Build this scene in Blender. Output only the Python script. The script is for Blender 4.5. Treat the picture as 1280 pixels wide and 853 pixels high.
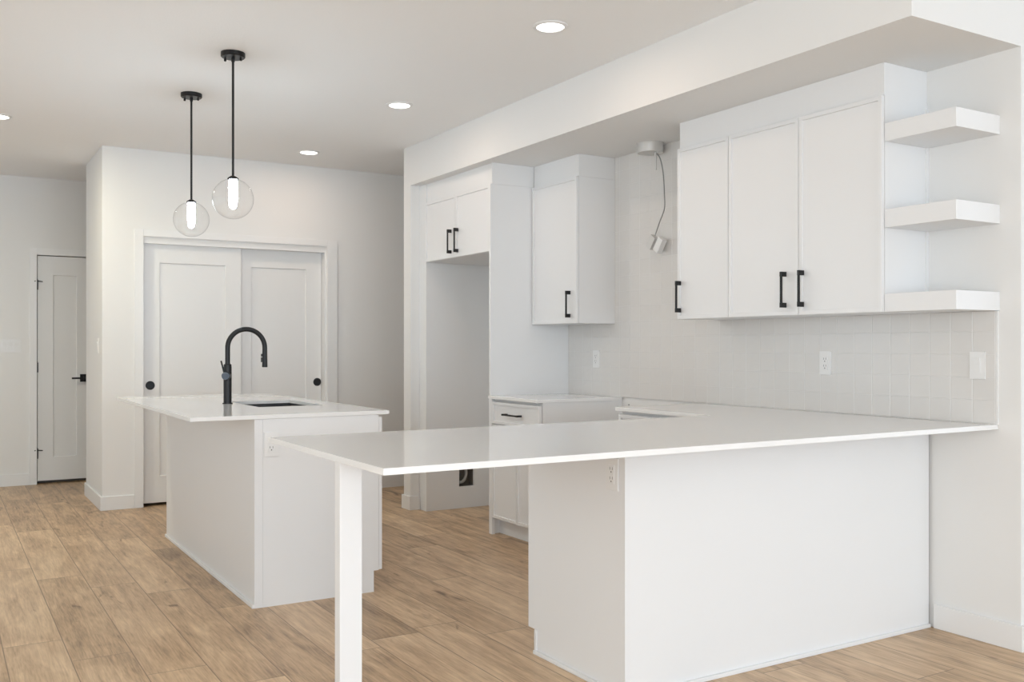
import bpy, bmesh, math, random
from mathutils import Vector, Matrix
random.seed(7)
for o in list(bpy.data.objects): bpy.data.objects.remove(o)
S = bpy.context.scene
COL = S.collection
PI = math.pi

# ------------------------------------------------------------------ camera
cam_d = bpy.data.cameras.new('camera'); cam = bpy.data.objects.new('camera', cam_d); COL.objects.link(cam)
cam.location = (-3.77, -2.348, 1.238)
cam.rotation_euler = (math.radians(90), 0, math.radians(-31.109))
cam_d.sensor_width = 36.0
cam_d.lens = 1193.8 / 1280 * 36.0
cam_d.shift_y = (433.47 - 426.5) / 1280
cam_d.clip_start = 0.05
S.camera = cam

# ------------------------------------------------------------------ light and exposure
S.view_settings.view_transform = 'Standard'
S.view_settings.look = 'None'
S.view_settings.gamma = 1.0
S.view_settings.use_curve_mapping = False
S.view_settings.exposure = 0.13
W = bpy.data.worlds.new('World'); S.world = W; W.use_nodes = True
bg = W.node_tree.nodes['Background']

def area(name, loc, rot, sx, sy, power, col):
    d = bpy.data.lights.new(name, 'AREA'); d.shape = 'RECTANGLE'; d.size = sx; d.size_y = sy
    d.energy = power; d.color = col
    o = bpy.data.objects.new(name, d); COL.objects.link(o); o.location = loc; o.rotation_euler = rot
    return o
# daylight entering by the wide glazing behind the camera (living room side) and the right wall; left-wall sources are added fill
PW = dict(patio=(176,208,240), right=(34,39,44), left=(170,179,185), side=(22,25,26.5), hall_fill=(9,10.5,12), down=(2.3,1.75,1.35), hall=(16,14.8,11),
          world=(.05,.05,.05), bounce_sun=(4,5,7.5), bulb=(88,105,117))
def lamp_col(k):
    m = max(PW[k]); return m, tuple(c / m for c in PW[k]) if m > 0 else (1, 1, 1)
p, c = lamp_col('patio'); area('daylight_patio', (-1.3, -8.75, 1.3), (math.radians(90), 0, 0), 6.8, 2.2, p, c)
p, c = lamp_col('right'); area('daylight_right', (2.55, -3.6, 1.4), (math.radians(90), 0, math.radians(90)), 4.8, 2.0, p, c)
p, c = lamp_col('left'); area('left_fill_near', (-6.25, -4.4, 1.3), (math.radians(90), 0, math.radians(-90)), 5.2, 2.2, p, c)  # added source at assumed left glazing, raises ambient light on left-facing surfaces
p, c = lamp_col('side'); area('left_fill_far', (-6.25, 1.9, 1.4), (math.radians(90), 0, math.radians(-90)), 3.8, 1.9, p, c)  # second added left-wall source, more ambient light for the kitchen
p, c = lamp_col('hall_fill'); area('hall_fill_light', (-6.25, 5.7, 1.4), (math.radians(90), 0, math.radians(-90)), 1.6, 1.9, p, c)  # added source to brighten the hall, at an invented window
p, c = lamp_col('bounce_sun')
sd = bpy.data.lights.new('bounce_sun', 'SUN'); sd.energy = p; sd.color = c; sd.angle = math.radians(1.0)
so = bpy.data.objects.new('bounce_sun', sd); COL.objects.link(so); so.rotation_euler = (0, math.radians(-38), math.radians(6))  # added sun from the left; its floor bounce lifts the ceiling
w_, c = lamp_col('world'); bg.inputs['Color'].default_value = c + (1,); bg.inputs['Strength'].default_value = w_
HALL_W, HALL_C = lamp_col('hall')
DOWN_W, DOWN_C = lamp_col('down')
BULB_E, BULB_C = lamp_col('bulb')

# ------------------------------------------------------------------ materials
def lin(c):
    return tuple(((x / 12.92) if x <= .04045 else ((x + .055) / 1.055) ** 2.4) for x in c)
def rgb(r, g, b): return lin((r / 255, g / 255, b / 255)) + (1,)

def mat(name, col, rough=0.5, metal=0.0, bump=0.0, scale=200.0, spec=0.5, emit=None, es=0):
    m = bpy.data.materials.new(name); m.use_nodes = True
    nt = m.node_tree; b = nt.nodes['Principled BSDF']
    b.inputs['Base Color'].default_value = col
    b.inputs['Roughness'].default_value = rough
    b.inputs['Metallic'].default_value = metal
    b.inputs['Specular IOR Level'].default_value = spec
    if emit:
        b.inputs['Emission Color'].default_value = emit; b.inputs['Emission Strength'].default_value = es
    tc = nt.nodes.new('ShaderNodeTexCoord'); nz = nt.nodes.new('ShaderNodeTexNoise')
    nz.inputs['Scale'].default_value = scale; nz.inputs['Detail'].default_value = 3
    nt.links.new(tc.outputs['Object'], nz.inputs['Vector'])
    if bump > 0:
        bp = nt.nodes.new('ShaderNodeBump'); bp.inputs['Strength'].default_value = bump; bp.inputs['Distance'].default_value = 0.002
        nt.links.new(nz.outputs['Fac'], bp.inputs['Height']); nt.links.new(bp.outputs['Normal'], b.inputs['Normal'])
    else:
        mr = nt.nodes.new('ShaderNodeMapRange')
        mr.inputs['To Min'].default_value = max(0.01, rough * .92); mr.inputs['To Max'].default_value = min(1, rough * 1.08)
        nt.links.new(nz.outputs['Fac'], mr.inputs['Value']); nt.links.new(mr.outputs['Result'], b.inputs['Roughness'])
    return m

M = {}
M['wall'] = mat('wall_paint', (0.83, 0.825, 0.81, 1), 0.7, bump=0.10, scale=160)
M['ceiling'] = mat('ceiling_paint', (0.92, 0.92, 0.915, 1), 0.85, bump=0.35, scale=90)
M['trim'] = mat('trim_paint', (0.85, 0.848, 0.84, 1), 0.4)
M['door'] = mat('door_paint', (0.83, 0.828, 0.82, 1), 0.42)
M['cab'] = mat('cabinet_white', (0.835, 0.835, 0.835, 1), 0.42)
M['quartz'] = mat('white_quartz', (0.88, 0.875, 0.865, 1), 0.06, scale=40, spec=.33)
M['black'] = mat('matte_black_metal', (0.012, 0.012, 0.013, 1), 0.38, metal=0.3)
M['sink'] = mat('black_granite', (0.02, 0.02, 0.024, 1), 0.45, bump=.2, scale=400)
M['plate'] = mat('white_plastic', (0.84, 0.835, 0.825, 1), 0.3)
M['slot'] = mat('dark_slot', (0.13, 0.13, 0.13, 1), 0.6)
M['lens'] = mat('lit_lens', (1, 1, 1, 1), 0.4, emit=(1, .97, .92, 1), es=6)
M['bulb'] = mat('lit_bulb', (1, 1, 1, 1), 0.4, emit=BULB_C + (1,), es=BULB_E)
M['duct'] = mat('galvanised_steel', (0.66, 0.65, 0.63, 1), 0.45, metal=.25)
M['cable'] = mat('grey_cable', (0.25, 0.25, 0.24, 1), 0.5)
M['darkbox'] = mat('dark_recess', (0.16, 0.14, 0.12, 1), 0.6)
M['hose'] = mat('grey_hose', (0.42, 0.41, 0.39, 1), 0.4)
M['chrome'] = mat('dark_chrome', (0.045, 0.055, 0.07, 1), 0.3, metal=.6)

class N:                                   # tiny node helper
    def __init__(s, nt): s.nt = nt
    def __call__(s, op, a, b=None, c=None):
        n = s.nt.nodes.new('ShaderNodeMath'); n.operation = op
        for i, v in enumerate((a, b, c)):
            if v is None: continue
            if isinstance(v, (int, float)): n.inputs[i].default_value = v
            else: s.nt.links.new(v, n.inputs[i])
        return n.outputs[0]

def glass_mat():
    m = bpy.data.materials.new('clear_globe_glass'); m.use_nodes = True; nt = m.node_tree
    nt.nodes.remove(nt.nodes['Principled BSDF']); out = nt.nodes['Material Output']
    tr = nt.nodes.new('ShaderNodeBsdfTransparent')
    gl = nt.nodes.new('ShaderNodeBsdfGlossy'); gl.inputs['Roughness'].default_value = 0.02
    n = N(nt); lw = nt.nodes.new('ShaderNodeLayerWeight'); geo = nt.nodes.new('ShaderNodeNewGeometry')
    lw.inputs['Blend'].default_value = .5
    # longer path through the shell towards the rim absorbs more
    ab = n('SUBTRACT', .985, n('MULTIPLY', n('POWER', lw.outputs['Facing'], 8.0), .50))
    cc = nt.nodes.new('ShaderNodeCombineColor')
    for i in range(3): nt.links.new(ab, cc.inputs[i])
    nt.links.new(cc.outputs[0], tr.inputs['Color'])
    f = n('ADD', n('MULTIPLY', n('POWER', lw.outputs['Facing'], 4.0), .60), .045)
    f = n('MULTIPLY', f, n('SUBTRACT', 1.0, geo.outputs['Backfacing']))
    mx = nt.nodes.new('ShaderNodeMixShader')
    nt.links.new(f, mx.inputs[0]); nt.links.new(tr.outputs[0], mx.inputs[1]); nt.links.new(gl.outputs[0], mx.inputs[2])
    nt.links.new(mx.outputs[0], out.inputs['Surface'])
    return m
M['globe'] = glass_mat()

def floor_mat():
    m = bpy.data.materials.new('oak_plank_floor'); m.use_nodes = True; nt = m.node_tree; L = nt.links
    b = nt.nodes['Principled BSDF']; n = N(nt)
    geo = nt.nodes.new('ShaderNodeNewGeometry'); sep = nt.nodes.new('ShaderNodeSeparateXYZ'); L.new(geo.outputs['Position'], sep.inputs[0])
    PW, PL = 0.2225, 1.52
    u = n('DIVIDE', n('ADD', sep.outputs[0], 2.2), PW)
    col = n('FLOOR', u); fu = n('FRACT', u)
    wn = nt.nodes.new('ShaderNodeTexWhiteNoise'); wn.noise_dimensions = '1D'; L.new(col, wn.inputs['W'])
    v = n('ADD', n('DIVIDE', sep.outputs[1], PL), n('MULTIPLY', wn.outputs['Value'], 7.0))
    row = n('FLOOR', v); fv = n('FRACT', v)
    cmb = nt.nodes.new('ShaderNodeCombineXYZ'); L.new(col, cmb.inputs[0]); L.new(row, cmb.inputs[1])
    wn2 = nt.nodes.new('ShaderNodeTexWhiteNoise'); wn2.noise_dimensions = '2D'; L.new(cmb.outputs[0], wn2.inputs['Vector'])
    # grain coordinates: stretched along the plank, shifted per plank
    gx = n('ADD', n('MULTIPLY', sep.outputs[0], 1.0), n('MULTIPLY', wn2.outputs['Value'], 37.0))
    gy = n('ADD', n('MULTIPLY', sep.outputs[1], 0.055), n('MULTIPLY', wn2.outputs['Value'], 11.0))
    gc = nt.nodes.new('ShaderNodeCombineXYZ'); L.new(gx, gc.inputs[0]); L.new(gy, gc.inputs[1])
    def noise(scale, det, rough, dist=0, vec=gc.outputs[0]):
        z = nt.nodes.new('ShaderNodeTexNoise'); z.inputs['Scale'].default_value = scale; z.inputs['Detail'].default_value = det
        z.inputs['Roughness'].default_value = rough; z.inputs['Distortion'].default_value = dist; L.new(vec, z.inputs['Vector']); return z.outputs['Fac']
    g1 = noise(34, 6, .65, .6); g2 = noise(150, 4, .6)
    gc2 = nt.nodes.new('ShaderNodeCombineXYZ'); L.new(gx, gc2.inputs[0]); L.new(n('ADD', n('MULTIPLY', sep.outputs[1], 0.33), n('MULTIPLY', wn2.outputs['Value'], 23.0)), gc2.inputs[1])
    g3 = noise(7.5, 3, .55, .8, gc2.outputs[0])      # cloudy smudges
    g4 = noise(9, 2, .5, 1.2, gc2.outputs[0])        # knots
    knot = nt.nodes.new('ShaderNodeMapRange'); knot.interpolation_type = 'SMOOTHSTEP'
    knot.inputs['From Min'].default_value = .66; knot.inputs['From Max'].default_value = .78; L.new(g4, knot.inputs['Value'])
    t = n('ADD', n('ADD', n('MULTIPLY', n('SUBTRACT', g1, .5), .72), n('MULTIPLY', n('SUBTRACT', g2, .5), .55)), n('MULTIPLY', n('SUBTRACT', g3, .5), .62))
    t = n('ADD', n('ADD', t, .655), n('MULTIPLY', n('SUBTRACT', wn2.outputs['Value'], .5), .24))
    t = n('SUBTRACT', t, n('MULTIPLY', knot.outputs[0], .30))
    cr = nt.nodes.new('ShaderNodeValToRGB'); L.new(t, cr.inputs[0])
    e = cr.color_ramp.elements
    e[0].position = .32; e[0].color = rgb(122, 96, 69)
    e[1].position = .94; e[1].color = rgb(230, 201, 164)
    k = e.new(.62); k.color = rgb(193, 161, 125)
    # seams
    du = n('MINIMUM', fu, n('SUBTRACT', 1.0, fu)); dv = n('MULTIPLY', n('MINIMUM', fv, n('SUBTRACT', 1.0, fv)), PL / PW)
    d = n('MULTIPLY', n('MINIMUM', du, dv), PW)
    sm = nt.nodes.new('ShaderNodeMapRange'); sm.inputs['From Min'].default_value = .0006; sm.inputs['From Max'].default_value = .003; L.new(d, sm.inputs['Value'])
    mx = nt.nodes.new('ShaderNodeMix'); mx.data_type = 'RGBA'; mx.inputs[6].default_value = rgb(132, 107, 82)
    L.new(sm.outputs[0], mx.inputs[0]); L.new(cr.outputs[0], mx.inputs[7]); L.new(mx.outputs[2], b.inputs['Base Color'])
    bp = nt.nodes.new('ShaderNodeBump'); bp.inputs['Strength'].default_value = .25; bp.inputs['Distance'].default_value = .0015
    L.new(n('ADD', sm.outputs[0], n('MULTIPLY', g2, .25)), bp.inputs['Height']); L.new(bp.outputs[0], b.inputs['Normal'])
    b.inputs['Roughness'].default_value = .36; b.inputs['Specular IOR Level'].default_value = .5
    return m
M['floor'] = floor_mat()

def tile_mat():
    m = bpy.data.materials.new('glossy_square_tile'); m.use_nodes = True; nt = m.node_tree; L = nt.links
    b = nt.nodes['Principled BSDF']; n = N(nt)
    geo = nt.nodes.new('ShaderNodeNewGeometry'); sep = nt.nodes.new('ShaderNodeSeparateXYZ'); L.new(geo.outputs['Position'], sep.inputs[0])
    u = n('DIVIDE', n('SUBTRACT', sep.outputs[1], .007), .1015); v = n('DIVIDE', n('SUBTRACT', sep.outputs[2], .916), .0965)
    fu = n('FRACT', u); fv = n('FRACT', v)
    c = nt.nodes.new('ShaderNodeCombineXYZ'); L.new(n('FLOOR', u), c.inputs[0]); L.new(n('FLOOR', v), c.inputs[1])
    wn = nt.nodes.new('ShaderNodeTexWhiteNoise'); wn.noise_dimensions = '2D'; L.new(c.outputs[0], wn.inputs['Vector'])
    du = n('MULTIPLY', n('MINIMUM', fu, n('SUBTRACT', 1.0, fu)), .1); dv = n('ADD', n('MULTIPLY', n('MINIMUM', fv, n('SUBTRACT', 1.0, fv)), .1), .0011)
    d = n('MINIMUM', du, dv)
    g = nt.nodes.new('ShaderNodeMapRange'); g.interpolation_type = 'SMOOTHSTEP'; g.inputs['From Min'].default_value = .0009; g.inputs['From Max'].default_value = .0030; L.new(d, g.inputs['Value'])
    # hand-made ripple, different on every tile
    nz = nt.nodes.new('ShaderNodeTexNoise'); nz.noise_dimensions = '4D'; nz.inputs['Scale'].default_value = 26; nz.inputs['Detail'].default_value = 1.5
    L.new(geo.outputs['Position'], nz.inputs['Vector']); L.new(n('MULTIPLY', wn.outputs['Value'], 40.0), nz.inputs['W'])
    tone = nt.nodes.new('ShaderNodeMix'); tone.data_type = 'RGBA'; tone.inputs[6].default_value = (.735, .715, .69, 1); tone.inputs[7].default_value = (.75, .73, .705, 1)
    L.new(wn.outputs['Value'], tone.inputs[0])
    mx = nt.nodes.new('ShaderNodeMix'); mx.data_type = 'RGBA'; mx.inputs[6].default_value = (.84, .83, .815, 1)
    L.new(g.outputs[0], mx.inputs[0]); L.new(tone.outputs[2], mx.inputs[7]); L.new(mx.outputs[2], b.inputs['Base Color'])
    bp = nt.nodes.new('ShaderNodeBump'); bp.inputs['Strength'].default_value = .55; bp.inputs['Distance'].default_value = .002
    L.new(n('ADD', n('MULTIPLY', g.outputs[0], 1.1), n('MULTIPLY', nz.outputs['Fac'], 1.5)), bp.inputs['Height']); L.new(bp.outputs[0], b.inputs['Normal'])
    b.inputs['Roughness'].default_value = .16; b.inputs['Specular IOR Level'].default_value = .5
    return m
M['tile'] = tile_mat()

# ------------------------------------------------------------------ mesh helpers
def NB(): return bmesh.new()
def box(bm, x0, x1, y0, y1, z0, z1, bev=0.0):
    if x0 > x1: x0, x1 = x1, x0
    if y0 > y1: y0, y1 = y1, y0
    if z0 > z1: z0, z1 = z1, z0
    vs = [bm.verts.new(p) for p in ((x0,y0,z0),(x1,y0,z0),(x1,y1,z0),(x0,y1,z0),(x0,y0,z1),(x1,y0,z1),(x1,y1,z1),(x0,y1,z1))]
    fs = [bm.faces.new([vs[i] for i in f]) for f in ((3,2,1,0),(4,5,6,7),(0,1,5,4),(1,2,6,5),(2,3,7,6),(3,0,4,7))]
    if bev > 0:
        es = {e for f in fs for e in f.edges}
        bmesh.ops.bevel(bm, geom=list(es), offset=bev, segments=2, profile=.7, affect='EDGES')
    return bm
def frame_of(axis):
    a = Vector(axis).normalized(); t = Vector((0, 0, 1)) if abs(a.z) < .9 else Vector((1, 0, 0))
    u = a.cross(t).normalized(); return a, u, a.cross(u).normalized()
def lathe(bm, prof, c=(0, 0, 0), axis=(0, 0, 1), n=40):
    """prof: list of (radius, height) along axis; closed with caps where radius > 0 at the ends"""
    a, u, v = frame_of(axis); c = Vector(c); rings = []
    for r, h in prof:
        if r < 1e-6: rings.append([bm.verts.new(c + a * h)])
        else: rings.append([bm.verts.new(c + a * h + (u * math.cos(2*PI*i/n) + v * math.sin(2*PI*i/n)) * r) for i in range(n)])
    for A, B in zip(rings[:-1], rings[1:]):
        for i in range(n):
            j = (i + 1) % n
            f = [A[i % len(A)], A[j % len(A)], B[j % len(B)], B[i % len(B)]]
            f2 = []
            for q in f:
                if q not in f2: f2.append(q)
            if len(f2) > 2: bm.faces.new(f2)
    for R, rev in ((rings[0], True), (rings[-1], False)):
        if len(R) > 2: bm.faces.new(R[::-1] if rev else R)
    bmesh.ops.recalc_face_normals(bm, faces=bm.faces[:])
    return bm
def tube(bm, pts, r, n=16):
    pts = [Vector(p) for p in pts]; rings = []
    prev = None
    for i, p in enumerate(pts):
        d = (pts[min(i+1, len(pts)-1)] - pts[max(i-1, 0)]).normalized()
        if prev is None:
            _, u, v = frame_of(d)
        else:
            u = (prev - d * prev.dot(d)).normalized(); v = d.cross(u)
        prev = u
        rr = r[i] if isinstance(r, (list, tuple)) else r
        rings.append([bm.verts.new(p + (u * math.cos(2*PI*k/n) + v * math.sin(2*PI*k/n)) * rr) for k in range(n)])
    for A, B in zip(rings[:-1], rings[1:]):
        for k in range(n): bm.faces.new([A[k], A[(k+1) % n], B[(k+1) % n], B[k]])
    bm.faces.new(rings[0][::-1]); bm.faces.new(rings[-1])
    bmesh.ops.recalc_face_normals(bm, faces=bm.faces[:])
    return bm
# maps from door-local (u along the front, v up, w outward) to the place
def mapX(x): return lambda u, v, w: (x - w, u, v)         # faces -X, back at x
def mapY(y): return lambda u, v, w: (u, y - w, v)         # faces -Y, back at y
def mapXp(x): return lambda u, v, w: (x + w, u, v)        # faces +X
def panelled(bm, mp, u0, u1, v0, v1, t, fr=(.02, .02, .02, .02), d=.006, sl=.0015, ch=.0012):
    """slab with a recessed centre panel; fr = frame widths (u0 side, u1 side, bottom, top)"""
    def ring(a, b, c, e, w): return [bm.verts.new(mp(*p)) for p in ((a, c, w), (b, c, w), (b, e, w), (a, e, w))]
    R = [ring(u0, u1, v0, v1, 0), ring(u0, u1, v0, v1, t - ch), ring(u0+ch, u1-ch, v0+ch, v1-ch, t),
         ring(u0+fr[0], u1-fr[1], v0+fr[2], v1-fr[3], t), ring(u0+fr[0]+sl, u1-fr[1]-sl, v0+fr[2]+sl, v1-fr[3]-sl, t-d)]
    for A, B in zip(R[:-1], R[1:]):
        for i in range(4): bm.faces.new([A[i], A[(i+1) % 4], B[(i+1) % 4], B[i]])
    bm.faces.new(R[0][::-1]); bm.faces.new(R[-1])
    bmesh.ops.recalc_face_normals(bm, faces=bm.faces[:])
    return bm

ORIG = {}
def obj(name, bm, m, parent=None, smooth=False):
    """link bm (built in world coordinates) as one mesh object, optionally under a parent"""
    off = ORIG.get(parent.name, Vector((0, 0, 0))) if parent else Vector((0, 0, 0))
    if off.length: bmesh.ops.translate(bm, verts=bm.verts[:], vec=-off)
    me = bpy.data.meshes.new(name); bm.to_mesh(me); bm.free()
    if smooth:
        for p in me.polygons: p.use_smooth = True
        me.set_sharp_from_angle(angle=math.radians(40))
    o = bpy.data.objects.new(name, me); COL.objects.link(o); me.materials.append(m)
    ORIG[o.name] = off.copy()
    if parent: o.parent = parent
    return o
def thing(name, label, cat, loc, group=None):
    o = bpy.data.objects.new(name, None); COL.objects.link(o); o.location = loc; o.empty_display_size = .05
    ORIG[o.name] = Vector(loc); tag(o, label, cat, group); return o
def tag(o, label, cat, group=None):
    o['label'] = label; o['category'] = cat
    if group: o['group'] = group
    return o
def struct(name, bm, m, parent=None):
    o = obj(name, bm, m, parent); 
    if not parent: o['kind'] = 'structure'
    return o
def copy_tree(o, parent=None):
    c = o.copy(); COL.objects.link(c)
    if parent: c.parent = parent
    for ch in list(o.children): copy_tree(ch, c)
    return c
def B(*a, **k): return box(NB(), *a, **k)

# ------------------------------------------------------------------ the shell
CZ = 2.755           # ceiling
BZ = 2.458           # underside of the dropped bulkhead
BX = -0.693          # bulkhead / stub wall face
XL, XR, YB, YF = -6.1, 2.4, -8.6, 7.194
struct('floor', B(XL-.1, XR+.1, YB-.1, YF+.6, -.08, 0), M['floor'])
struct('ceiling', B(XL-.1, XR+.1, YB-.1, YF+.6, CZ, CZ+.1), M['ceiling'])
struct('wall_bulkhead', B(BX, 0, -.097, 4.357, BZ, CZ), M['wall'])
struct('wall_stub', B(BX, 0, 4.235, 4.357, 0, BZ), M['wall'])
struct('wall_kitchen', B(0, .12, -.097, 4.357, 0, CZ), M['wall'])
struct('wall_return', B(.12, XR+.1, -.097, .02, 0, CZ), M['wall'])
bm = NB(); box(bm, XR, XR+.1, YB, -6.0, 0, CZ); box(bm, XR, XR+.1, -1.2, -.0975, 0, CZ); box(bm, XR, XR+.1, -6, -1.2, 0, .4); box(bm, XR, XR+.1, -6, -1.2, 2.4, CZ)
struct('wall_right', bm, M['wall'])
struct('wall_passage', B(.12, 1.5, 4.24, 4.357, 0, CZ), M['wall'])
struct('wall_passage_end', B(1.5, 1.6, 4.24, 5.411, 0, CZ), M['wall'])
CY = 5.411
OX0, OX1, OZ = -2.403, -0.929, 2.062
bm = NB(); box(bm, -2.696, OX0, CY, CY+.13, 0, CZ); box(bm, OX1, 1.6, CY, CY+.13, 0, CZ); box(bm, OX0, OX1, CY, CY+.13, OZ, CZ)
struct('wall_closet', bm, M['wall'])
struct('wall_closet_side', B(-2.696, -2.58, CY+.13, 6.303, 0, CZ), M['wall'])
struct('wall_closet_back', B(-2.58, 1.6, 6.18, 6.303, 0, CZ), M['wall'])
DX0, DX1, DZ = -2.993, -2.530, 2.062
bm = NB(); box(bm, XL, DX0, YF, YF+.13, 0, CZ); box(bm, DX1, XR, YF, YF+.13, 0, CZ); box(bm, DX0, DX1, YF, YF+.13, DZ, CZ)
struct('wall_hall', bm, M['wall'])
bm = NB(); box(bm, XL-.1, XL, YB, -7, 0, CZ); box(bm, XL-.1, XL, -1.8, 0, 0, CZ); box(bm, XL-.1, XL, 3.8, 4.9, 0, CZ); box(bm, XL-.1, XL, 6.5, YF, 0, CZ); box(bm, XL-.1, XL, 4.9, 6.5, 0, .45); box(bm, XL-.1, XL, 4.9, 6.5, 2.35, CZ); box(bm, XL-.1, XL, -7, -1.8, 0, .2); box(bm, XL-.1, XL, -7, -1.8, 2.4, CZ); box(bm, XL-.1, XL, 0, 3.8, 0, .45); box(bm, XL-.1, XL, 0, 3.8, 2.35, CZ)
struct('wall_left', bm, M['wall'])
bm = NB(); box(bm, XL, -4.75, YB-.1, YB, 0, CZ); box(bm, 2.15, XR, YB-.1, YB, 0, CZ); box(bm, -4.75, 2.15, YB-.1, YB, 2.45, CZ); box(bm, -4.75, 2.15, YB-.1, YB, 0, .2)
struct('wall_back', bm, M['wall'])
# frames of the glazing behind the camera, the right window and added left windows
def wframe(name, bm_boxes):
    bm = NB()
    for b in bm_boxes: box(bm, *b)
    return struct(name, bm, M['trim'])
wframe('window_1', [(-4.75, -4.69, YB-.09, YB-.02, .2, 2.45), (2.09, 2.15, YB-.09, YB-.02, .2, 2.45), (-1.33, -1.27, YB-.09, YB-.02, .26, 2.39), (-4.69, 2.09, YB-.09, YB-.02, .2, .26), (-4.69, 2.09, YB-.09, YB-.02, 2.39, 2.45)])
def wside(name, x, y0, y1, z0, z1):
    ym = (y0 + y1) / 2
    wframe(name, [(x, x+.07, y0, y0+.06, z0, z1), (x, x+.07, y1-.06, y1, z0, z1), (x, x+.07, ym-.03, ym+.03, z0+.06, z1-.06), (x, x+.07, y0+.06, y1-.06, z0, z0+.06), (x, x+.07, y0+.06, y1-.06, z1-.06, z1)])
wside('added_window_2', XL-.09, -7, -1.8, .2, 2.4)  # unseen window, added to let in left ambient light
wside('window_3', XR+.02, -6, -1.2, .4, 2.4)
wside('added_window_5', XL-.09, 4.9, 6.5, .45, 2.35)  # unseen window, added for the hall fill
wside('added_window_4', XL-.09, 0, 3.8, .45, 2.35)  # unseen window, added beside the kitchen for ambient light

# baseboards
BH, BT = .105, .014
def base(name, *boxes):
    bm = NB()
    for b in boxes: box(bm, *b, 0, BH, bev=.003)
    struct(name, bm, M['trim'])
base('baseboard_closet', (-2.696-BT, -2.469, CY-BT, CY))
base('baseboard_closet_right', (-.835, 1.5, CY-BT, CY))
base('baseboard_hall_side', (-2.696-BT, -2.696, CY, 6.303))
base('baseboard_hall', (-3.70, -3.052, YF-BT, YF))
base('baseboard_stub', (BX-BT, BX, 4.235-BT, 4.357+BT), (BX, -.622, 4.235-BT, 4.235))
base('baseboard_kitchen', (-BT, 0, -.097-BT, .29))
base('baseboard_return', (0, XR, -.097-BT, -.097))
base('baseboard_passage', (BX, 1.5, 4.357, 4.357+BT))

# closet opening: casing, jamb header, two by-pass doors
bm = NB()
box(bm, -2.468, OX0, CY-.016, CY, 0, 2.142, bev=.002); box(bm, OX1+.004, -.836, CY-.016, CY, 0, 2.142, bev=.002); box(bm, OX0, OX1+.004, CY-.016, CY, 2.088, 2.142, bev=.002)
struct('trim_1', bm, M['trim'])
bm = NB(); box(bm, OX0, OX1, CY+.004, CY+.030, 2.036, 2.09, bev=.002); box(bm, OX0, OX1, CY+.03, CY+.125, 2.046, OZ, bev=.001)
box(bm, OX1-.012, OX1, CY+.002, CY+.125, 0, 2.046)
struct('trim_2', bm, M['trim'])
def round_pull(parent, x, z, y):
    bm = lathe(NB(), [(0, -.002), (.034, -.002), (.034, .004), (.031, .0055), (.027, .004), (.026, .0012), (0, .001)], (x, y, z), (0, -1, 0), 40)
    o = obj('finger_pull', bm, M['black'], parent, True); o['label'] = 'round matte black finger pull'
def closet_door(name, x0, x1, ysurf, label, px, ins0, ins1):
    o = obj(name, panelled(NB(), mapY(ysurf+.035), x0, x1, .022, 2.058, .035, (ins0-x0, x1-ins1, .207, .165), .011, .005), M['door'])
    o['kind'] = 'structure'
    round_pull(o, px, .936, ysurf)
    return o
closet_door('door_1', -2.399, -1.641, CY+.038, '', -2.345, -2.275, -1.763)
closet_door('door_2', -1.70, -.944, CY+.082, '', -.982, -1.545, -1.078)

# hall closet door
d = obj('door_3', panelled(NB(), mapY(YF+.047), DX0+.006, DX1-.004, .028, 2.055, .035, (.128, .128, .21, .17), .011, .005), M['door']); d['kind'] = 'structure'
for z in (1.794, 1.05, .275):
    bm = NB(); lathe(bm, [(.007, -.045), (.007, .045)], (DX0+.001, YF+.006, z), (0, 0, 1), 12)
    lathe(bm, [(.003, .045), (.008, .049), (.004, .056)], (DX0+.001, YF+.006, z), (0, 0, 1), 12)
    box(bm, DX0+.004, DX0+.012, YF+.004, YF+.012, z-.045, z+.045)
    h = obj('hinge', bm, M['black'], d, True); h['label'] = 'black butt hinge'
    if abs(z - 1.05) > .2:
        tube(bm := NB(), [(DX0-.02, YF-.016, z+.03), (DX0+.0, YF-.008, z+.033), (DX0+.03, YF-.02, z+.03), (DX0+.045, YF-.012, z+.028)], .005, 10)
        obj('hinge_stop', bm, M['black'], h, True)
bm = NB(); box(bm, -2.637, -2.573, YF-.008, YF+.011, .915, .985, bev=.002); lathe(bm, [(.011, 0), (.011, .05)], (-2.605, YF-.004, .95), (0, -1, 0), 16)
box(bm, -2.712, -2.594, YF-.062, YF-.046, .942, .958, bev=.003)
obj('lever_handle', bm, M['black'], d)
bm = NB(); box(bm, -3.052, DX0, YF-.016, YF, 0, 2.122, bev=.002); box(bm, DX1, DX1+.06, YF-.016, YF, 0, 2.122, bev=.002); box(bm, DX0, DX1, YF-.016, YF, DZ, 2.122, bev=.002)
struct('trim_3', bm, M['trim'])
struct('door_backing', B(DX0-.2, DX1+.2, YF+.10, YF+.125, 0, DZ+.1), M['darkbox'])  # dark sheet closing the opening behind the narrow door

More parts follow.
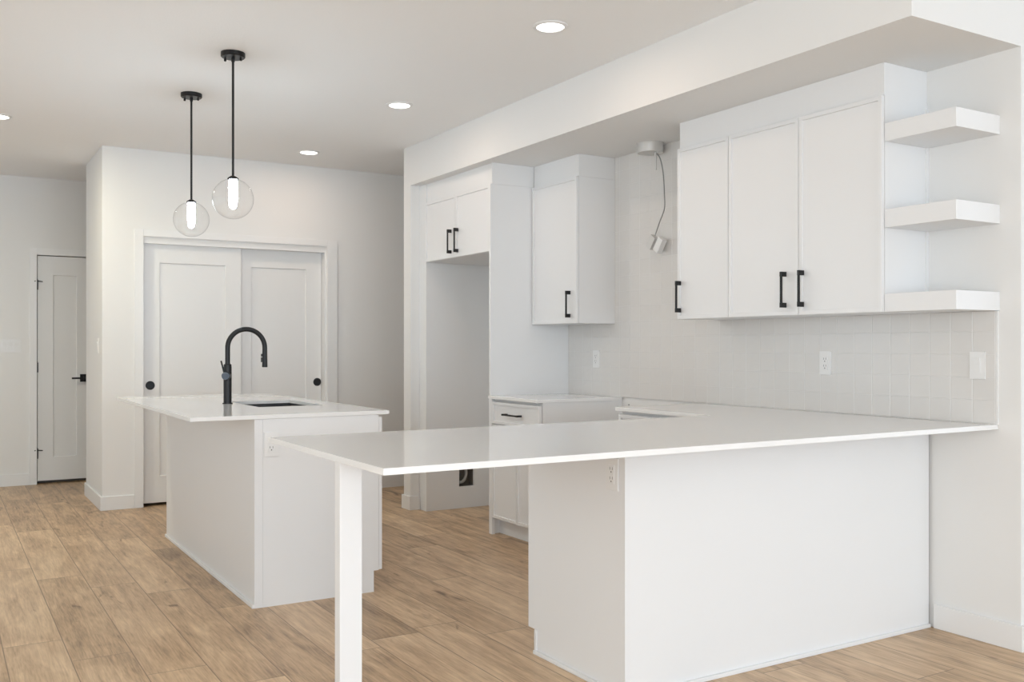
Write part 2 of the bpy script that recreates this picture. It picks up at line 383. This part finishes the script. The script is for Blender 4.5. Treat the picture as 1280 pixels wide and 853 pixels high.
# ------------------------------------------------------------------ ceiling lights
def downlight(x, y, label, pw=None):
    t = thing('recessed_light', label, 'ceiling light', (x, y, CZ), 'recessed ceiling lights')
    obj('trim_ring', lathe(NB(), [(.064, -.0035), (.066, -.008), (.078, -.007), (.084, -.003), (.084, 0), (.064, 0)], (x, y, CZ), (0, 0, 1), 48), M['plate'], t, True)
    obj('lens', lathe(NB(), [(0, -.004), (.064, -.004), (.064, -.001), (0, -.001)], (x, y, CZ), (0, 0, 1), 48), M['lens'], t, True)
    d = bpy.data.lights.new('downlight', 'AREA'); d.shape = 'DISK'; d.size = .12; d.energy, d.color = pw or (DOWN_W, DOWN_C)
    l = bpy.data.objects.new('downlight_lamp', d); COL.objects.link(l); l.parent = t; l.location = (0, 0, -.012)
downlight(-1.28, 1.427, 'lit round recessed ceiling light nearest the white bulkhead corner, largest in view')
downlight(-1.28, 3.143, 'lit round recessed ceiling light in the middle of the row of three')
downlight(-1.28, 4.843, 'lit round recessed ceiling light nearest the closet wall')
downlight(-3.42, 4.77, 'lit round recessed ceiling light cut by the left picture edge, left of both pendants', (HALL_W, HALL_C))

# ------------------------------------------------------------------ pendants
def pendant(x, y, label):
    t = thing('pendant_light', label, 'pendant light', (x, y, CZ), 'globe pendants over the island')
    obj('canopy', lathe(NB(), [(0, -.024), (.057, -.024), (.061, -.020), (.061, 0), (0, 0)], (x, y, CZ), (0, 0, 1), 48), M['black'], t, True)
    for s in (-1, 1):
        obj('canopy_screw', lathe(NB(), [(.005, -.024), (.005, -.030), (.0065, -.031), (.0065, -.040), (.004, -.042)], (x + s*.042*.8, y - s*.042*.6, CZ), (0, 0, 1), 16), M['black'], t, True)
    obj('stem', lathe(NB(), [(.009, -.024), (.009, -.045), (.0062, -.047), (.0062, -.648)], (x, y, CZ), (0, 0, 1), 20), M['black'], t, True)
    gz, gr = 2.001, .104
    obj('socket_cap', lathe(NB(), [(.0065, .016), (.012, .014), (.027, .004), (.029, -.002), (.0275, -.004), (0, -.004)], (x, y, gz+gr), (0, 0, 1), 32), M['black'], t, True)
    prof = []
    a0 = math.asin(.024 / gr)
    for i in range(33):
        a = a0 + (PI - a0) * i / 32; prof.append((gr * math.sin(a), gr * math.cos(a)))
    prof[-1] = (0, -gr)
    bm = NB(); lathe(bm, prof, (x, y, gz), (0, 0, 1), 64)
    top = [f for f in bm.faces if len(f.verts) > 10]; assert len(top) == 1
    bmesh.ops.delete(bm, geom=top, context='FACES_ONLY')
    for f in bm.faces:
        if (f.calc_center_median() - Vector((x, y, gz))).dot(f.normal) < 0: f.normal_flip()
    obj('glass_globe', bm, M['globe'], t, True)
    bz = gz + gr - .005
    obj('light_bulb', lathe(NB(), [(.019, 0), (.021, -.004), (.0215, -.055), (.0215, -.108), (.020, -.110), (.0205, -.114), (.0195, -.128), (.015, -.142), (.008, -.150), (0, -.152)], (x, y, bz), (0, 0, 1), 28), M['bulb'], t, True)
pendant(-2.455, 2.62, 'clear glass globe pendant hanging nearer the camera, right of the other pendant')
pendant(-2.457, 3.55, 'clear glass globe pendant farther back, left of the other pendant and lower in the photo')

# ------------------------------------------------------------------ cabinet parts
def bar_pull(parent, mp, u, v, length=.170, horizontal=False):
    """square black bar pull; (u, v) is its centre on the front given by mp (w = 0 at the front face)"""
    bm = NB(); h = length / 2; e = .023
    def bx(u0, u1, v0, v1, w0, w1):
        if horizontal: (u0, u1, v0, v1) = (u + v0, u + v1, v + u0, v + u1)
        else: (u0, u1, v0, v1) = (u + u0, u + u1, v + v0, v + v1)
        p, q = mp(u0, v0, w0), mp(u1, v1, w1)
        box(bm, p[0], q[0], p[1], q[1], p[2], q[2], bev=.0008)
    bx(-.005, .005, -h, h, .026, .034)
    bx(-.006, .006, -h, -h+e, 0, .0345); bx(-.006, .006, h-e, h, 0, .0345)
    o = obj('bar_handle', bm, M['black'], parent); o['label'] = 'square black bar handle'; return o

UX = -.291; UF = -.311     # upper cabinet box front, door front
def upper(name, label, y0, y1, z0, z1, doors, group, side_scribe=False):
    t = thing(name, label, 'cabinet', (0, (y0+y1)/2, z0), group)
    bm = B(UX, -.0005, y0, y1, z0, z1, bev=.0008)
    obj('carcass', bm, M['cab'], t)
    for (a, b, hy) in doors:
        d = obj('door', panelled(NB(), mapX(UX-.002), a+.002, b-.002, z0+.001, z1-.003, .018, (.019,)*4, .008, .001), M['cab'], t)
        if hy is not None: bar_pull(d, mapX(UF), hy, z0 + .122)
    if side_scribe:
        obj('scribe_strip', B(-.019, -.0005, y0-.006, y0, z0+.08, z1-.03), M['cab'], t)
    return t
upper('wall_cabinet', 'white two-door upper cabinet beside the three floating shelves', .327, 1.252, 1.386, 2.316, [(.327, .789, .760), (.789, 1.252, .867)], 'white upper cabinets', True)
upper('wall_cabinet', 'narrow white single-door upper cabinet beside the hanging hood wire', 1.2525, 1.644, 1.386, 2.316, [(1.2525, 1.644, 1.616)], 'white upper cabinets')
tag(obj('cabinet_crown', B(UX-.001, -.0005, .331, 1.642, 2.317, BZ-.0005, bev=.001), M['cab']), 'plain white crown board filling the gap above the two adjoining upper cabinets', 'crown board')
c2 = upper('wall_cabinet', 'white upper cabinet on its own beside the tall fridge panel, left of the hood wire', 2.597, 3.122, 1.386, 2.316, [(2.597, 3.122, 2.670)], 'white upper cabinets')
obj('crown_board', B(UX-.001, -.0005, 2.599, 3.122, 2.317, BZ-.0005, bev=.001), M['cab'], c2)

# floating shelves
for z0, z1, lab in ((2.117, 2.194, 'white floating box shelf, topmost of the three beside the two-door upper cabinet'),
                    (1.747, 1.825, 'white floating box shelf, middle of the three beside the two-door upper cabinet'),
                    (1.387, 1.464, 'white floating box shelf, lowest of the three, just above the tiled backsplash')):
    tag(obj('floating_shelf', B(-.294, -.0005, -.008, .3255 if z0 > 1.4 else .3255, z0, z1, bev=.0012), M['cab']), lab, 'shelf', 'floating shelves')

# tile backsplash
t = thing('tile_backsplash', 'glossy off-white square tile backsplash along the kitchen wall above the counters', 'backsplash', (0, 1.5, .9145))
bm = NB(); box(bm, -.009, -.0003, .004, 3.126, .9145, 1.3855); box(bm, -.009, -.0003, 1.6445, 2.5965, 1.3855, BZ-.001)
obj('tile_field', bm, M['tile'], t)
obj('edge_trim', B(-.0105, -.0003, -.004, .004, .9145, 1.3855), M['plate'], t)

# ------------------------------------------------------------------ fridge alcove
tp = thing('fridge_end_panel', 'tall white end panel between the fridge alcove and the short counter', 'panel', (-.31, 3.136, 0))
obj('side_panel', B(-.632, -.0005, 3.127, 3.146, 0, 2.316, bev=.001), M['cab'], tp)
obj('crown_board', B(-.618, -.0005, 3.1285, 3.146, 2.317, BZ-.0005, bev=.001), M['cab'], tp)
fp = thing('fridge_end_panel', 'white end panel against the stub wall on the far side of the fridge alcove', 'panel', (-.31, 4.126, 0))
bm = NB(); HX0, HX1, HZ0, HZ1 = -.341, -.211, .165, .335
box(bm, -.62, HX0, 4.117, 4.135, 0, BZ-.001); box(bm, HX1, -.0005, 4.117, 4.135, 0, BZ-.001); box(bm, HX0, HX1, 4.117, 4.135, 0, HZ0); box(bm, HX0, HX1, 4.117, 4.135, HZ1, BZ-.001)
obj('side_panel', bm, M['cab'], fp)
obj('filler_strip', B(-.62, -.602, 4.1355, 4.2345, 0, BZ-.001, bev=.001), M['cab'], fp)
wb = thing('water_box', 'small dark recessed box with a coiled grey hose low in the fridge alcove', 'water box', (-.276, 4.16, HZ0))
bm = NB(); box(bm, HX0, HX1, 4.205, 4.212, HZ0, HZ1); box(bm, HX0-.006, HX0, 4.136, 4.212, HZ0, HZ1); box(bm, HX1, HX1+.006, 4.136, 4.212, HZ0, HZ1)
box(bm, HX0-.006, HX1+.006, 4.136, 4.212, HZ0-.006, HZ0); box(bm, HX0-.006, HX1+.006, 4.136, 4.212, HZ1, HZ1+.006)
obj('box_shell', bm, M['darkbox'], wb)
pts = [(-.315, 4.195, .19)] + [(-.300 + .045*math.sin(a), 4.165, .262 - .07*math.cos(a)) for a in [PI*i/12 for i in range(0, 13)]] + [(-.335, 4.18, .332)]
obj('hose', tube(NB(), pts, .012, 12), M['hose'], wb, True)
obj('shutoff_valve', lathe(NB(), [(.012, 0), (.012, .02), (.02, .022), (.02, .034), (0, .036)], (-.318, 4.20, .25), (0, -1, 0), 16), M['slot'], wb, True)

oc = thing('fridge_cabinet', 'white two-door cabinet over the empty fridge alcove', 'cabinet', (-.31, 3.63, 1.868))
obj('carcass', B(-.610, -.0005, 3.1465, 4.1165, 1.868, 2.316, bev=.001), M['cab'], oc)
for a, b, hy in ((3.147, 3.631, 3.588), (3.631, 4.1165, 3.690)):
    d = obj('door', panelled(NB(), mapX(-.612), a+.002, b-.002, 1.870, 2.312, .019, (.019,)*4, .008, .001), M['cab'], oc)
    bar_pull(d, mapX(-.631), hy, 1.985)
obj('crown_board', B(-.6115, -.59, 3.1465, 4.1165, 2.317, BZ-.0005, bev=.001), M['cab'], oc)

# ------------------------------------------------------------------ base cabinets along the wall
CT, CB = .914, .895       # counter top / bottom
bc = thing('base_cabinet', 'white base cabinet with one drawer over two doors beside the range gap', 'cabinet', (-.3, 2.83, 0))
bm = NB(); box(bm, -.608, -.0005, 2.530, 3.1265, .105, CB-.001); box(bm, -.55, -.0005, 2.532, 3.1265, 0, .105)
obj('carcass', bm, M['cab'], bc)
obj('toe_kick', B(-.562, -.5505, 2.532, 3.1265, .001, .104), M['cab'], bc)
dr = obj('drawer', panelled(NB(), mapX(-.613), 2.532, 3.105, .732, .876, .019, (.019,)*4, .008, .001), M['cab'], bc)
bar_pull(dr, mapX(-.632), 2.832, .801, .195, True)
for a, b in ((2.532, 2.800), (2.800, 3.105)):
    obj('door', panelled(NB(), mapX(-.613), a+.002, b-.002, .112, .727, .019, (.019,)*4, .008, .001), M['cab'], bc)
obj('filler_strip', B(-.632, -.609, 3.1065, 3.1265, .0, CB-.002), M['cab'], bc)
tag(obj('countertop', B(-.65, -.0095, 2.520, 3.1265, CB, CT, bev=.0015), M['quartz']), 'short white quartz countertop on the base cabinet beside the tall fridge panel', 'countertop', 'white quartz countertops')

# corner cabinet carrying the return of the peninsula counter
cc = thing('corner_cabinet', 'white corner base cabinet under the return of the long counter at the range gap', 'cabinet', (-.3, 1.35, 0))
bm = NB(); box(bm, -.608, -.0005, .98, 1.748, .105, CB-.001); box(bm, -.55, -.0005, .98, 1.746, 0, .105)
obj('carcass', bm, M['cab'], cc)
dr = obj('drawer', panelled(NB(), mapX(-.613), 1.04, 1.747, .732, .876, .019, (.019,)*4, .008, .001), M['cab'], cc)
bar_pull(dr, mapX(-.632), 1.39, .801, .195, True)
obj('door', panelled(NB(), mapX(-.613), 1.04, 1.747, .112, .727, .019, (.019,)*4, .008, .001), M['cab'], cc)

# ------------------------------------------------------------------ peninsula
PX, PY, PD = -1.699, .312, .954
pc = thing('peninsula_cabinet', 'long white panelled cabinet under the near counter, running to the right wall', 'cabinet', (-.85, .63, 0))
bm = NB(); box(bm, PX+.016, -.0145, PY+.019, PD-.02, .10, CB-.001); box(bm, PX+.016, -.0145, PY+.019, .90, 0, .10)
obj('carcass', bm, M['cab'], pc)
obj('front_panel', B(PX-.003, -.0145, PY, PY+.0185, 0, CB-.001, bev=.001), M['cab'], pc)
bm = NB()
pts = [(PY+.019, 0), (.902, 0), (.902, .097), (PD, .097), (PD, CB-.001), (PY+.019, CB-.001)]
A = [bm.verts.new((PX, y, z)) for y, z in pts]; Bv = [bm.verts.new((PX+.0155, y, z)) for y, z in pts]
bm.faces.new(A); bm.faces.new(Bv[::-1])
for i in range(6): bm.faces.new([A[i], Bv[i], Bv[(i+1) % 6], A[(i+1) % 6]])
bmesh.ops.recalc_face_normals(bm, faces=bm.faces[:])
obj('end_panel', bm, M['cab'], pc)
bm = NB(); box(bm, PX-.012, PX, PY+.019, .902, 0, .016, bev=.004); box(bm, PX-.006, PX, .886, .902, .016, .097, bev=.002)
obj('shoe_moulding', bm, M['cab'], pc)
obj('shoe_moulding', B(PX-.003, -.0145, PY-.012, PY, 0, .016, bev=.004), M['cab'], pc)
for k in range(3):
    a = PX + .02 + k * .345
    obj('door', panelled(bm := NB(), (lambda u, v, w: (u, PD-.019 + w, v)), a, a+.342, .112, .880, .018, (.019,)*4, .008, .001), M['cab'], pc)
# L-shaped counter with its return along the wall
CW = 1.02; L0 = -2.752; RX = -.65; RY = 1.752
def slab(pts, z0, z1, bev=.0015):
    bm = NB(); A = [bm.verts.new((x, y, z0)) for x, y in pts]; T = [bm.verts.new((x, y, z1)) for x, y in pts]; n = len(pts)
    bm.faces.new(A[::-1]); bm.faces.new(T)
    for i in range(n): bm.faces.new([A[i], A[(i+1) % n], T[(i+1) % n], T[i]])
    bmesh.ops.recalc_face_normals(bm, faces=bm.faces[:])
    if bev: bmesh.ops.bevel(bm, geom=[e for e in bm.edges], offset=bev, segments=2, profile=.7, affect='EDGES')
    return bm
tag(obj('countertop', slab([(L0, 0), (-.0005, 0), (-.0005, .003), (-.0108, .003), (-.0108, RY), (RX, RY), (RX, CW), (L0, CW)], CB, CT), M['quartz']),
    'long white quartz peninsula countertop overhanging a square leg, nearest the camera', 'countertop', 'white quartz countertops')
lg = thing('support_leg', 'square white post holding up the free corner of the peninsula countertop', 'leg', (-2.711, .352, 0))
obj('post', B(-2.748, -2.678, .330, .372, .012, CB-.0005, bev=.002), M['cab'], lg)
obj('foot', B(-2.746, -2.680, .332, .370, 0, .012), M['cab'], lg)

# ------------------------------------------------------------------ island
IX0, IX1, IY0, IY1 = -2.481, -1.832, 2.138, 4.149
ic = thing('island_cabinet', 'white panelled island base under the sink counter, standing on the oak floor', 'cabinet', (-2.15, 3.14, 0))
bm = NB(); box(bm, IX0+.019, -1.85, IY0+.019, IY1-.01, .105, .66); box(bm, IX0+.019, -1.89, IY0+.019, IY1-.01, 0, .105)
box(bm, IX0+.019, -1.85, IY0+.019, 2.66, .66, CB-.001); box(bm, IX0+.019, -1.85, 3.38, IY1-.01, .66, CB-.001)
box(bm, IX0+.019, -2.33, 2.66, 3.38, .66, CB-.001); box(bm, -1.88, -1.85, 2.66, 3.38, .66, CB-.001)
obj('carcass', bm, M['cab'], ic)
obj('back_panel', B(IX0, IX0+.0185, IY0+.001, IY1, 0, CB-.001, bev=.001), M['cab'], ic)
obj('corner_post', B(IX0-.001, -2.443, IY0, IY0+.0185, 0, CB-.001, bev=.0012), M['cab'], ic)
bm = NB(); pts = [(-2.4425, 0), (-1.877, 0), (-1.877, .107), (-1.851, .107), (-1.851, CB-.001), (-2.4425, CB-.001)]
A = [bm.verts.new((x, IY0, z)) for x, z in pts]; Bv = [bm.verts.new((x, IY0+.0185, z)) for x, z in pts]
bm.faces.new(A); bm.faces.new(Bv[::-1])
for i in range(6): bm.faces.new([A[i], Bv[i], Bv[(i+1) % 6], A[(i+1) % 6]])
bmesh.ops.recalc_face_normals(bm, faces=bm.faces[:])
obj('end_panel', bm, M['cab'], ic)
obj('shoe_moulding', B(IX0-.012, IX0, IY0, IY1, 0, .018, bev=.004), M['cab'], ic)
for a, b in ((2.141, 2.60), (2.603, 3.003), (3.006, 3.406), (3.409, 4.14)):
    d = obj('door', panelled(NB(), mapXp(-1.849), a, b, .110, .882, .018, (.019,)*4, .008, .001), M['cab'], ic)
# counter with the sink cut out
SX0, SX1, SY0, SY1 = -2.288, -1.928, 2.728, 3.325
def slab_hole(x0, x1, y0, y1, hx0, hx1, hy0, hy1, z0, z1):
    bm = NB()
    def ring(a, b, c, d, z): return [bm.verts.new(p) for p in ((a, c, z), (b, c, z), (b, d, z), (a, d, z))]
    o0, o1, h0, h1 = ring(x0, x1, y0, y1, z0), ring(x0, x1, y0, y1, z1), ring(hx0, hx1, hy0, hy1, z0), ring(hx0, hx1, hy0, hy1, z1)
    for i in range(4):
        j = (i + 1) % 4
        bm.faces.new([o0[i], o0[j], o1[j], o1[i]]); bm.faces.new([h0[j], h0[i], h1[i], h1[j]])
        bm.faces.new([o1[i], o1[j], h1[j], h1[i]]); bm.faces.new([o0[j], o0[i], h0[i], h0[j]])
    bmesh.ops.recalc_face_normals(bm, faces=bm.faces[:])
    es = [e for e in bm.edges if e.calc_face_angle(0) > .5]
    bmesh.ops.bevel(bm, geom=es, offset=.0015, segments=2, profile=.7, affect='EDGES')
    return bm
tag(obj('countertop', slab_hole(-2.779, -1.796, 2.130, 4.190, SX0, SX1, SY0, SY1, CB, CT), M['quartz']),
    'white quartz island countertop with the sink cut-out and black faucet', 'countertop', 'white quartz countertops')
sk = thing('kitchen_sink', 'black undermount sink set in the island countertop', 'sink', ((SX0+SX1)/2, (SY0+SY1)/2, .68))
bm = NB(); t_ = .008
def rr(x0, x1, y0, y1, z, r, n=6):
    out = []
    for cx, cy, a0 in ((x1-r, y0+r, -PI/2), (x1-r, y1-r, 0), (x0+r, y1-r, PI/2), (x0+r, y0+r, PI)):
        for i in range(n+1):
            a = a0 + PI/2*i/n; out.append(bm.verts.new((cx + r*math.cos(a), cy + r*math.sin(a), z)))
    return out
e_ = .004
rings = [rr(SX0-.03, SX1+.03, SY0-.03, SY1+.03, CB-.009, .02), rr(SX0-.03, SX1+.03, SY0-.03, SY1+.03, CB-.0005, .02), rr(SX0-e_, SX1+e_, SY0-e_, SY1+e_, CB-.0005, .03),
         rr(SX0+.004, SX1-.004, SY0+.004, SY1-.004, .72, .035), rr(SX0+.03, SX1-.03, SY0+.03, SY1-.03, .695, .03),
         ]
for A, Bq in zip(rings[:-1], rings[1:]):
    n = len(A)
    for i in range(n): bm.faces.new([A[i], A[(i+1) % n], Bq[(i+1) % n], Bq[i]])
bm.faces.new(rings[-1])
r2 = [rr(SX0-.012, SX1+.012, SY0-.012, SY1+.012, CB-.009, .03), rr(SX0-.012, SX1+.012, SY0-.012, SY1+.012, .685, .03)]
n = len(r2[0])
for i in range(n):
    bm.faces.new([rings[0][(i+1) % n], rings[0][i], r2[0][i], r2[0][(i+1) % n]]); bm.faces.new([r2[0][(i+1) % n], r2[0][i], r2[1][i], r2[1][(i+1) % n]])
bm.faces.new(r2[1][::-1])
bmesh.ops.recalc_face_normals(bm, faces=bm.faces[:])
obj('basin', bm, M['sink'], sk, True)
obj('drain', lathe(NB(), [(0, .003), (.028, .003), (.042, .0045), (.045, .001), (.045, 0)], ((SX0+SX1)/2, (SY0+SY1)/2, .695), (0, 0, 1), 32), M['chrome'], sk, True)

# faucet
FX, FY = -2.352, 3.125
fa = thing('kitchen_faucet', 'tall matte black gooseneck faucet standing on the island beside the sink', 'faucet', (FX, FY, CT))
obj('base_ring', lathe(NB(), [(.029, 0), (.029, .004), (.026, .006), (0, .006)], (FX, FY, CT), (0, 0, 1), 40), M['black'], fa, True)
obj('body', lathe(NB(), [(.0225, .006), (.0225, .205), (.0215, .214), (.0215, .222), (.0145, .226), (.0145, .230)], (FX, FY, CT), (0, 0, 1), 40), M['black'], fa, True)
R_, ZA = .1065, 1.231
pts = [(FX, FY, 1.13), (FX, FY, 1.18)] + [(FX + R_ - R_*math.cos(a), FY, ZA + R_*math.sin(a)) for a in [PI*i/28 for i in range(29)]] + [(FX + 2*R_, FY, 1.215)]
obj('gooseneck', tube(NB(), pts, .0138, 20), M['black'], fa, True)
bm = lathe(NB(), [(.0138, 0), (.0142, -.03), (.0155, -.095), (.0155, -.102), (.012, -.104), (0, -.103)], (FX + 2*R_ , FY, 1.222), (0, 0, 1), 32)
sp = obj('spray_head', bm, M['black'], fa, True)
bm = NB(); box(bm, FX+2*R_-.0215, FX+2*R_-.012, FY-.008, FY+.008, 1.148, 1.176, bev=.002); box(bm, FX+2*R_-.021, FX+2*R_-.012, FY-.008, FY+.008, 1.180, 1.196, bev=.002)
obj('spray_button', bm, M['black'], sp)
hd = Vector((-.42, -.9, 0)).normalized()
h = obj('handle', lathe(NB(), [(.021, .015), (.0225, .017), (.0225, .060), (.021, .062), (0, .062)], (FX, FY, 1.073), hd, 32), M['chrome'], fa, True); h['label'] = 'dark chrome handle hub'
bm = NB(); p0 = Vector((FX, FY, 1.073)) + hd*.045; tube(bm, [p0 + Vector((-.012, 0, .018)), p0 + Vector((-.02, .0, .055)), p0 + Vector((-.028, 0, .085))], .0045, 12)
obj('handle_lever', bm, M['black'], h, True)

# ------------------------------------------------------------------ outlets and switches
def outlet(label, mp, u, v, duplex=True, group='wall outlets'):
    c = mp(u, v, 0)
    t = thing('wall_outlet', label, 'outlet', c, group)
    def bx(bm, u0, u1, v0, v1, w0, w1, bev=0):
        p, q = mp(u+u0, v+v0, w0), mp(u+u1, v+v1, w1); box(bm, p[0], q[0], p[1], q[1], p[2], q[2], bev=bev)
    bm = NB(); bx(bm, -.035, .035, -.0575, .0575, 0, .006, .0018); obj('cover_plate', bm, M['plate'], t)
    bm = NB(); bx(bm, -.0165, .0165, -.0335, .0335, .005, .0085, .001); f = obj('receptacle', bm, M['plate'], t)
    bm = NB()
    for s in (-1, 1):
        bx(bm, -.008, -.006, s*.017-.001, s*.017+.009, .0083, .0088); bx(bm, .0055, .0075, s*.017-.001, s*.017+.009, .0083, .0088)
        bx(bm, -.0025, .0025, s*.017-.011, s*.017-.0055, .0083, .0088)
    obj('slots', bm, M['slot'], f)
    return t
def switch(label, mp, u, v, gangs=1, name='light_switch'):
    c = mp(u, v, 0); t = thing(name, label, 'light switch', c, 'light switches')
    def bx(bm, u0, u1, v0, v1, w0, w1, bev=0):
        p, q = mp(u+u0, v+v0, w0), mp(u+u1, v+v1, w1); box(bm, p[0], q[0], p[1], q[1], p[2], q[2], bev=bev)
    hw = .035 + .023*(gangs-1)
    bm = NB(); bx(bm, -hw, hw, -.0575, .0575, 0, .006, .0018); obj('cover_plate', bm, M['plate'], t)
    for g in range(gangs):
        o = (g - (gangs-1)/2) * .046
        bm = NB(); bx(bm, o-.0165, o+.0165, -.0335, .0335, .005, .0075, .0008); fr = obj('switch_frame', bm, M['plate'], t)
        bm = NB()
        w = [(-.031, .0085), (.0, .0095), (.031, .013)]
        A = [bm.verts.new(mp(u+o-.0135, v+zz, ww)) for zz, ww in w] + [bm.verts.new(mp(u+o-.0135, v+.031, .006)), bm.verts.new(mp(u+o-.0135, v-.031, .006))]
        Bq = [bm.verts.new(mp(u+o+.0135, v+zz, ww)) for zz, ww in w] + [bm.verts.new(mp(u+o+.0135, v+.031, .006)), bm.verts.new(mp(u+o+.0135, v-.031, .006))]
        bm.faces.new(A); bm.faces.new(Bq[::-1])
        for i in range(5): bm.faces.new([A[i], Bq[i], Bq[(i+1) % 5], A[(i+1) % 5]])
        bmesh.ops.recalc_face_normals(bm, faces=bm.faces[:])
        obj('rocker', bm, M['plate'], fr)
    return t
outlet('white outlet on the tile backsplash under the two-door upper cabinet', mapX(-.009), .887, 1.157)
outlet('white outlet on the tile backsplash under the lone upper cabinet by the fridge panel', mapX(-.009), 2.797, 1.156)
outlet('white outlet on the near end panel of the island', mapY(IY0), -2.403, .772)
outlet('white outlet on the end of the peninsula cabinet just below the counter', mapX(PX), .386, .782)
switch('single white rocker switch at the right end of the tile backsplash', mapX(-.009), .083, 1.159)
switch('white triple rocker switch plate on the hall wall left of the narrow door', mapY(YF), -3.202, 1.243, 3)
switch('white rocker switch on the shaded side wall left of the closet doors', mapX(-2.696), 5.60, 1.245)

# ------------------------------------------------------------------ hood rough-in
dc = thing('duct_collar', 'short round white duct collar on the bulkhead soffit above the range gap', 'duct collar', (-.104, 2.125, BZ))
obj('collar', lathe(NB(), [(.071, -.058), (.0755, -.060), (.0775, -.056), (.0775, -.004), (.082, -.001), (.082, 0)], (-.104, 2.125, BZ), (0, 0, 1), 48), M['duct'], dc, True)
obj('inner_plate', lathe(NB(), [(0, -.052), (.071, -.052), (.071, -.05), (0, -.05)], (-.104, 2.125, BZ), (0, 0, 1), 40), M['duct'], dc, True)
hc = thing('hanging_cable', 'loose grey cable hanging from the duct collar with two small connector boxes', 'cable', (-.09, 2.05, 2.40))
def smooth_path(P, n=8):
    P = [Vector(p) for p in P]; out = []
    for i in range(len(P)-1):
        a, b, c, d = P[max(i-1, 0)], P[i], P[i+1], P[min(i+2, len(P)-1)]
        for k in range(n):
            t = k/n; out.append(.5*((2*b) + (c-a)*t + (2*a-5*b+4*c-d)*t*t + (3*b-a-3*c+d)*t**3))
    out.append(P[-1]); return out
obj('cable', tube(NB(), smooth_path([(-.095, 2.09, 2.397), (-.085, 2.058, 2.36), (-.075, 2.04, 2.27), (-.07, 2.035, 2.15), (-.065, 2.04, 2.06), (-.065, 2.085, 1.98), (-.066, 2.125, 1.905)]), .0035, 10), M['cable'], hc, True)
obj('strap', B(-.098, -.092, 2.078, 2.092, 2.29, 2.397), M['duct'], hc)
def rotbox(cx, cy, cz, a, b, c, rot):
    bm = NB(); box(bm, -a, a, -b, b, -c, c, bev=.003); m_ = Matrix.Translation((cx, cy, cz)) @ Matrix.Rotation(rot, 4, 'X'); bmesh.ops.transform(bm, matrix=m_, verts=bm.verts[:]); return bm
obj('connector_box', rotbox(-.066, 2.152, 1.868, .016, .024, .040, math.radians(35)), M['duct'], hc)
obj('connector_box', rotbox(-.058, 2.090, 1.846, .018, .024, .044, math.radians(35)), M['plate'], hc)
tag(obj('wall_anchor', lathe(NB(), [(0, .003), (.004, .003), (.004, 0), (0, 0)], (-.0005, 2.46, .868), (-1, 0, 0), 12), M['slot']), 'tiny dark screw in the bare wall strip at the range gap below the tile', 'screw')
